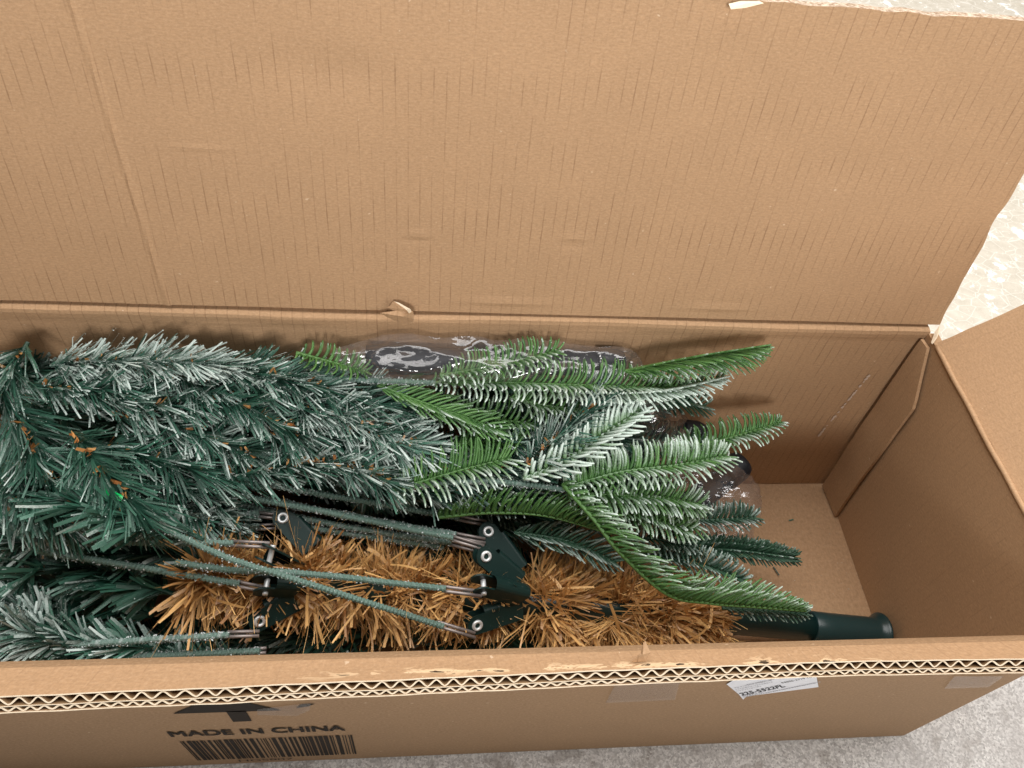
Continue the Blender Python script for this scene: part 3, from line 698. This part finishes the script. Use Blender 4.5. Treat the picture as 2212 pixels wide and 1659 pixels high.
# ================================================================== the other section, its frond tips towards the end wall
secB = empty('tree_tip_section', (-.35, .14, FL))
tag(secB, 'bundle of frost-tipped green tree branches with long moulded fronds lying behind the tinsel trunk', 'artificial tree', 'artificial tree sections packed in the box')
random.seed(41)
S = [ # stem pixels and heights, frost, needle length, orange
 ([(110,790,.186),(200,781,.190),(340,781,.194),(480,788,.194)], .80, .019, .35, 1.2),
 ([(20,770,.192),(-10,830,.186),(52,920,.172),(76,988,.164),(125,1057,.152)], .10, .026, 1.0, 1.15),
 ([(150,930,.168),(207,997,.166),(240,1040,.160),(300,1108,.152)], .08, .026, 1.0, 1.2),
 ([(60,740,.196),(30,790,.194),(-20,860,.186)], .35, .020, .3, 1.0),
 ([(250,900,.166),(398,929,.162),(573,991,.150)], .42, .020, .6, 1.2),
 ([(380,860,.176),(510,871,.176),(600,915,.168),(640,925,.165)], .30, .023, .7, 1.2),
 ([(560,930,.158),(674,942,.158),(780,966,.152)], .48, .023, .7, 1.2),
 ([(700,900,.166),(840,953,.160),(930,972,.154)], .55, .020, .6, 1.1),
 ([(480,1030,.140),(576,1016,.146),(650,1002,.150)], .35, .019, .8, 1.0),
 ([(640,1000,.150),(761,1005,.152),(842,1045,.146)], .45, .022, 1.4, 1.2),
 ([(330,800,.184),(470,835,.180),(600,840,.178)], .55, .021, .4, 1.1),
 ([(470,790,.190),(560,810,.186),(690,835,.178)], .35, .021, .4, 1.1),
 ([(600,810,.184),(720,850,.174),(850,880,.168)], .40, .022, .3, 1.1),
 ([(620,870,.172),(740,900,.168),(880,925,.162)], .60, .020, .4, 1.1),
 ([(160,860,.176),(290,870,.176),(420,880,.172)], .45, .020, .3, 1.1),
 ([(60,830,.180),(160,840,.182),(280,835,.184)], .40, .018, .2, 1.0),
 ([(230,960,.160),(330,990,.156),(450,1020,.146)], .25, .023, .3, 1.1),
 ([(330,1040,.138),(400,1060,.136),(470,1085,.128)], .50, .018, .1, 1.1),
 ([(1138,1003,.150),(1200,950,.164),(1286,866,.178)], .45, .024, 1.0, 1.2),
 ([(900,1010,.138),(1000,1020,.136),(1120,1010,.138)], .30, .022, .5, .9),
 ([(880,1060,.128),(1000,1050,.128),(1150,1060,.126)], .35, .020, .3, .9),
 ([(1060,950,.150),(1130,960,.150),(1220,940,.152)], .40, .020, .3, .9),
 ([(-30,1040,.150),(60,1080,.146),(150,1120,.138)], .20, .024, .5, 1.0),
 ([(-20,960,.158),(60,1040,.152),(100,1110,.142)], .25, .022, .4, .9),
 ([(0,1120,.132),(100,1140,.128),(220,1150,.124)], .45, .018, .1, .9),
]
for pts, fz, L, og, dn in S: sprig(secB, PP(pts), fz * .9, L, .00105, dn, 1.0, .65, og)
# under-layers that fill the bundle
random.seed(51)
for lay, dz in ((0, -.022), (0, -.032), (1, -.050)):
    for k in range(22 - 6 * lay):
        u = random.uniform(-120, 800); v = random.uniform(790, 1060); z = ZB(v) + dz - .004; an = random.gauss(.25, .45); l = random.uniform(150, 240)
        p0 = (u, v, z); p1 = (u + math.cos(an) * l * .5, v + math.sin(an) * l * .4, z + .002); p2 = (u + math.cos(an) * l, v + math.sin(an) * l * .8, ZB(v + math.sin(an) * l * .8) + dz - .004)
        if p2[1] > 1090 or p2[1] < 770: continue
        sprig(secB, PP([p0, p1, p2]), random.uniform(.1, .5), .021, .0019, .8, 1.05, .6, .15, crumb=.6)
# moulded fronds
random.seed(61)
ud = ((1, .35), (-1, .2))
F = [
 dict(p=[(1350,802,.190),(1480,775,.197),(1647,748,.200)], L=.0205, rows=((-1,.55),(-1,.1),(-1,-.35)), a0=30, a1=52, frost=(.10,.18,.3), tipt=.32, pitch=.0036),
 dict(p=[(930,826,.176),(1100,828,.182),(1250,832,.184),(1450,838,.180)], L=.0185, rows=ud, a0=42, a1=92, frost=(.10,.72), tipt=.5),
 dict(p=[(1200,850,.170),(1400,846,.178),(1562,815,.182)], L=.0165, rows=((1,.4),(-1,.5),(-1,.0)), a0=52, a1=60, frost=(.75,.85,.9), tipt=.35),
 dict(p=[(950,812,.184),(1080,788,.190),(1206,757,.196)], L=.0140, rows=ud, a0=48, a1=88, frost=(.18,.55), tipt=.5),
 dict(p=[(815,832,.176),(900,865,.172),(1000,900,.167),(1085,932,.162)], L=.0170, rows=ud, a0=45, a1=35, frost=(.22,.28), tipt=.55),
 dict(p=[(845,1060,.142),(930,1035,.148),(1010,1012,.152),(1100,990,.154)], L=.0205, rows=((1,.4),(-1,.2)), a0=62, a1=72, frost=(.15,.6), tipt=.7),
 dict(p=[(1130,1035,.150),(1220,995,.160),(1300,940,.168),(1384,886,.174)], L=.0170, rows=((1,.5),(-1,.35)), a0=66, a1=50, frost=(.85,.98), tipt=.55, wd=.0026, pitch=.0046),
 dict(p=[(1215,1055,.148),(1340,1020,.154),(1460,1005,.154),(1568,985,.150)], L=.0180, rows=((1,.45),(-1,.3),(1,.0)), a0=62, a1=85, frost=(.55,.6,.5), tipt=.6),
 dict(p=[(1430,978,.140),(1560,950,.142),(1689,912,.142)], L=.0140, rows=ud, a0=48, a1=100, frost=(.22,.55), tipt=.35),
 dict(p=[(1215,1045,.150),(1281,1120,.148),(1342,1197,.142),(1442,1284,.126),(1530,1303,.112),(1640,1312,.098),(1741,1320,.088)], L=.0215, rows=((1,.85),(1,.35)), a0=66, a1=42, frost=(.36,.32), tipt=.3, rib=.0014, pitch=.0043),
 dict(p=[(945,1118,.120),(1060,1108,.126),(1180,1115,.128),(1310,1150,.120)], L=.0175, rows=((1,.9),(1,.4)), a0=78, a1=52, frost=(.2,.2), tipt=.5, pitch=.0043),
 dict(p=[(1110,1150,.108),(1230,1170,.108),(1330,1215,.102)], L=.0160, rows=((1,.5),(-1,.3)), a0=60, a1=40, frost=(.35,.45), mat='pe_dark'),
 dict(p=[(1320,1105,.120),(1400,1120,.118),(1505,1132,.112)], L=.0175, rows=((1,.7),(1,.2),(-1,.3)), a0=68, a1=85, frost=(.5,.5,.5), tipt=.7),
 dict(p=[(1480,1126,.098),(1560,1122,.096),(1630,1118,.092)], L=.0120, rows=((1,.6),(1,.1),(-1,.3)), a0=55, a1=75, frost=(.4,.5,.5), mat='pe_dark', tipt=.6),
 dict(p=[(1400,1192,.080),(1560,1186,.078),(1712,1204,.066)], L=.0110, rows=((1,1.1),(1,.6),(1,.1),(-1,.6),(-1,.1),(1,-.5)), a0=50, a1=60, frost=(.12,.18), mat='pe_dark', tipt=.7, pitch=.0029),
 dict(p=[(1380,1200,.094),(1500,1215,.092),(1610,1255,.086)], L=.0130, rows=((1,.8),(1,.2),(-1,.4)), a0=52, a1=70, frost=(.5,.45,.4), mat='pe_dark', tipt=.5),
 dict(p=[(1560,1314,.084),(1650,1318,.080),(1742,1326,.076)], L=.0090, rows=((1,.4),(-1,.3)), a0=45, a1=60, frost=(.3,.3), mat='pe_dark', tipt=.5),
 dict(p=[(1225,1062,.140),(1320,1070,.140),(1430,1075,.134),(1515,1090,.126)], L=.0165, rows=((1,.5),(-1,.3),(-1,-.2)), a0=58, a1=80, frost=(.5,.5,.4), tipt=.6),
 dict(p=[(1230,1075,.134),(1310,1100,.132),(1400,1115,.126),(1490,1150,.116)], L=.0165, rows=((1,.5),(-1,.3)), a0=60, a1=85, frost=(.45,.5), tipt=.6),
 dict(p=[(640,762,.192),(700,778,.190),(790,802,.184)], L=.0110, rows=ud, a0=60, a1=95, frost=(.12,.15), tipt=.6),
 dict(p=[(930,900,.162),(1040,905,.160),(1160,915,.158)], L=.0160, rows=ud, a0=55, a1=75, frost=(.4,.45), tipt=.6),
 dict(p=[(980,960,.150),(1060,955,.150),(1130,950,.152)], L=.0140, rows=ud, a0=60, a1=80, frost=(.2,.3), tipt=.6),
 dict(p=[(1100,860,.170),(1200,880,.168),(1330,890,.168)], L=.0165, rows=ud, a0=52, a1=75, frost=(.5,.6), tipt=.5),
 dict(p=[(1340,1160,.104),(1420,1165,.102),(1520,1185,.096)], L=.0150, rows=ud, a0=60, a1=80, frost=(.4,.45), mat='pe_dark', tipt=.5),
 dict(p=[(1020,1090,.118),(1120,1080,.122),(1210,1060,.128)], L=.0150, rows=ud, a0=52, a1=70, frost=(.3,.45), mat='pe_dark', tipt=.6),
]
for f in F:
    p = f.pop('p'); frond(secB, PP(p), **f)
random.seed(67)
for k in range(16):      # filler fronds deeper in the bundle, shade put into their darker colour
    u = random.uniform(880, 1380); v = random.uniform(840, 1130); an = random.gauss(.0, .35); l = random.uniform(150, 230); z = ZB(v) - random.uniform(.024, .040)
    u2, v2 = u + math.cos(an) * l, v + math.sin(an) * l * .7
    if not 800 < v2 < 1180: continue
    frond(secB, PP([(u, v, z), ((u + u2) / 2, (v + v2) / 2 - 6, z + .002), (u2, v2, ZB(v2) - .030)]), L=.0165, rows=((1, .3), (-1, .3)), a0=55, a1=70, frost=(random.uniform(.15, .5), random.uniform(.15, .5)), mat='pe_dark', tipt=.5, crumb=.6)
for k in range(12):
    u = random.uniform(860, 1250); v = random.uniform(860, 1120); z = ZB(v) - .034
    sprig(secB, PP([(u, v, z), (u + 90, v + random.uniform(-30, 30), z + .003), (u + 190, v + random.uniform(-50, 50), z)]), .2, .021, .0013, .8, 1.0, .6, .05, crumb=.5)
for k in range(7):
    u = random.uniform(240, 400); v = random.uniform(1040, 1120)
    sprig(secB, PP([(u, v, .122), (u + 60, v + random.uniform(-5, 25), .122), (u + 120, v + random.uniform(0, 50), .116)]), random.uniform(.2, .6), .018, .0012, .9, 1.1, .7, .05)
random.seed(71)
for l, fz in (([(560,808,.182),(800,822,.180),(940,826,.177)], .8), ([(860,1050,.138),(1050,1040,.142),(1220,1056,.146)], .7), ([(330,833,.178),(420,824,.180),(560,826,.178)], .6)):
    rod(l, None, secB, fz, .0017)
# ================================================================== stand legs in a clear bag
st = empty('tree_stand', (-.22, .17, .1)); tag(st, 'black metal tree stand legs packed inside the clear plastic bag', 'tree stand')
def leg(pts, r, end=True):
    m = MB(); P = PP(pts); m.tube(spline(P, 24), r, 18, squash=.7); o = m.build('leg', M['leg'], st, True)
    if end:
        c = MB(); d = (P[-1] - P[-2]).normalized(); c.tube([P[-1] - d * .012, P[-1] - d * .011, P[-1] + d * .002, P[-1] + d * .006, P[-1] + d * .0075], lambda t: r * (1.14 if t < .6 else (1.0 if t < .9 else .6)), 20); c.build('foot_cap', M['leg'], o, True)
leg([(790,770,.182),(1000,778,.180),(1325,785,.178)], .0085)
leg([(840,790,.172),(1050,792,.170),(1290,792,.172)], .0065, False)
leg([(1330,900,.128),(1420,925,.120),(1500,935,.112)], .0080)
leg([(1440,1130,.076),(1530,1060,.078),(1590,1010,.082)], .0100)
bagm = MB()
NB = 300; NS = 90; vs = []; fs = []
bp = spline(PP([(722,772,.187),(850,772,.185),(1050,776,.182),(1250,783,.179),(1345,800,.170),(1400,900,.130),(1470,985,.100),(1540,1060,.082),(1585,1120,.070),(1616,1172,.062)]), NB)
def crease(q, k):   # sharp folds: distance to the nearest cell border
    d = mn.voronoi(q * k, distance_metric='DISTANCE', exponent=2.5)[0]; return min(1.0, (d[1] - d[0]) * 1.6)
for i, p in enumerate(bp):
    T = (bp[min(i+1, NB-1)] - bp[max(i-1, 0)]).normalized(); N0 = (Vector((0,0,1)) - T * T.z).normalized(); B0 = T.cross(N0)
    t = i / (NB - 1); wv = .0165 + .0155 * max(0, min(1, (t - .52) / .2)); hh = .0125 + .003 * max(0, min(1, (t - .5) / .2))
    if t < .09: wv *= .12 + .88 * t / .09; hh *= .3 + .7 * t / .09
    if t > .86: wv *= 1 - .96 * ((t - .86) / .14) ** 1.3; hh *= 1 - .8 * (t - .86) / .14
    for k in range(NS):
        a = 2 * math.pi * k / NS; q = p + N0 * (math.sin(a) * hh) + B0 * (math.cos(a) * wv)
        f = -.0042 * crease(Vector((q.x * .45 + q.y * .3, q.y, q.z)), 52) - .0016 * crease(Vector((q.x * .6 - q.y * .5, q.y, q.z + .3)), 110) + .0032
        q = q + (N0 * math.sin(a) + B0 * math.cos(a)) * f
        if q.y > .2045: q.y = .2045 + .05 * (q.y - .2045)
        vs.append(q)
for i in range(NB - 1):
    for k in range(NS): k2 = (k + 1) % NS; fs.append((i*NS+k, i*NS+k2, (i+1)*NS+k2, (i+1)*NS+k))
bagm.add(vs, fs)
tag(bagm.build('plastic_bag', M['bag'], None, True), 'crinkled clear plastic bag tucked between the fronds and the back wall', 'plastic bag')
fb_ = MB(); random.seed(77)
for k in range(120):
    p = Vector((random.uniform(-.16, -.008), random.uniform(.07, .198), FL + .0008)); a = random.uniform(0, 6.28); d = Vector((math.cos(a), math.sin(a), 0)); r = random.random()
    if r < .025: strip(fb_, p, d, Vector((-d.y, d.x, .1)), random.uniform(.004, .011), .0011, rv() * .05, .2, random.random())
    else: fb_.crumbs([p], .0002, .0006)
tag(fb_.build('fallen_flock', M['pvc']), 'loose white flock crumbs and stray needles on the bare box bottom', 'debris', kind='stuff')
# bright green scrap among the needles
gt = MB(); a = U(202, 1065, .160); b = U(262, 1083, .158); wdv = Vector((.001, .0038, .001))
gt.add([a, a.lerp(b, .45) + Vector((0, 0, .0012)), b, a + wdv, a.lerp(b, .5) + wdv + Vector((0, 0, .0015)), b + wdv * .8] + [q - Vector((0, 0, .0004)) for q in (a, a.lerp(b, .45) + Vector((0, 0, .0012)), b, a + wdv, a.lerp(b, .5) + wdv + Vector((0, 0, .0015)), b + wdv * .8)],
       [(0,1,4,3),(1,2,5,4),(6,9,10,7),(7,10,11,8),(0,6,7,1),(1,7,8,2),(2,8,11,5),(5,11,10,4),(4,10,9,3),(3,9,6,0)])
tag(gt.build('plastic_strip', M['green_tag']), 'small bright green plastic strip caught among the dark green needles', 'plastic strip')
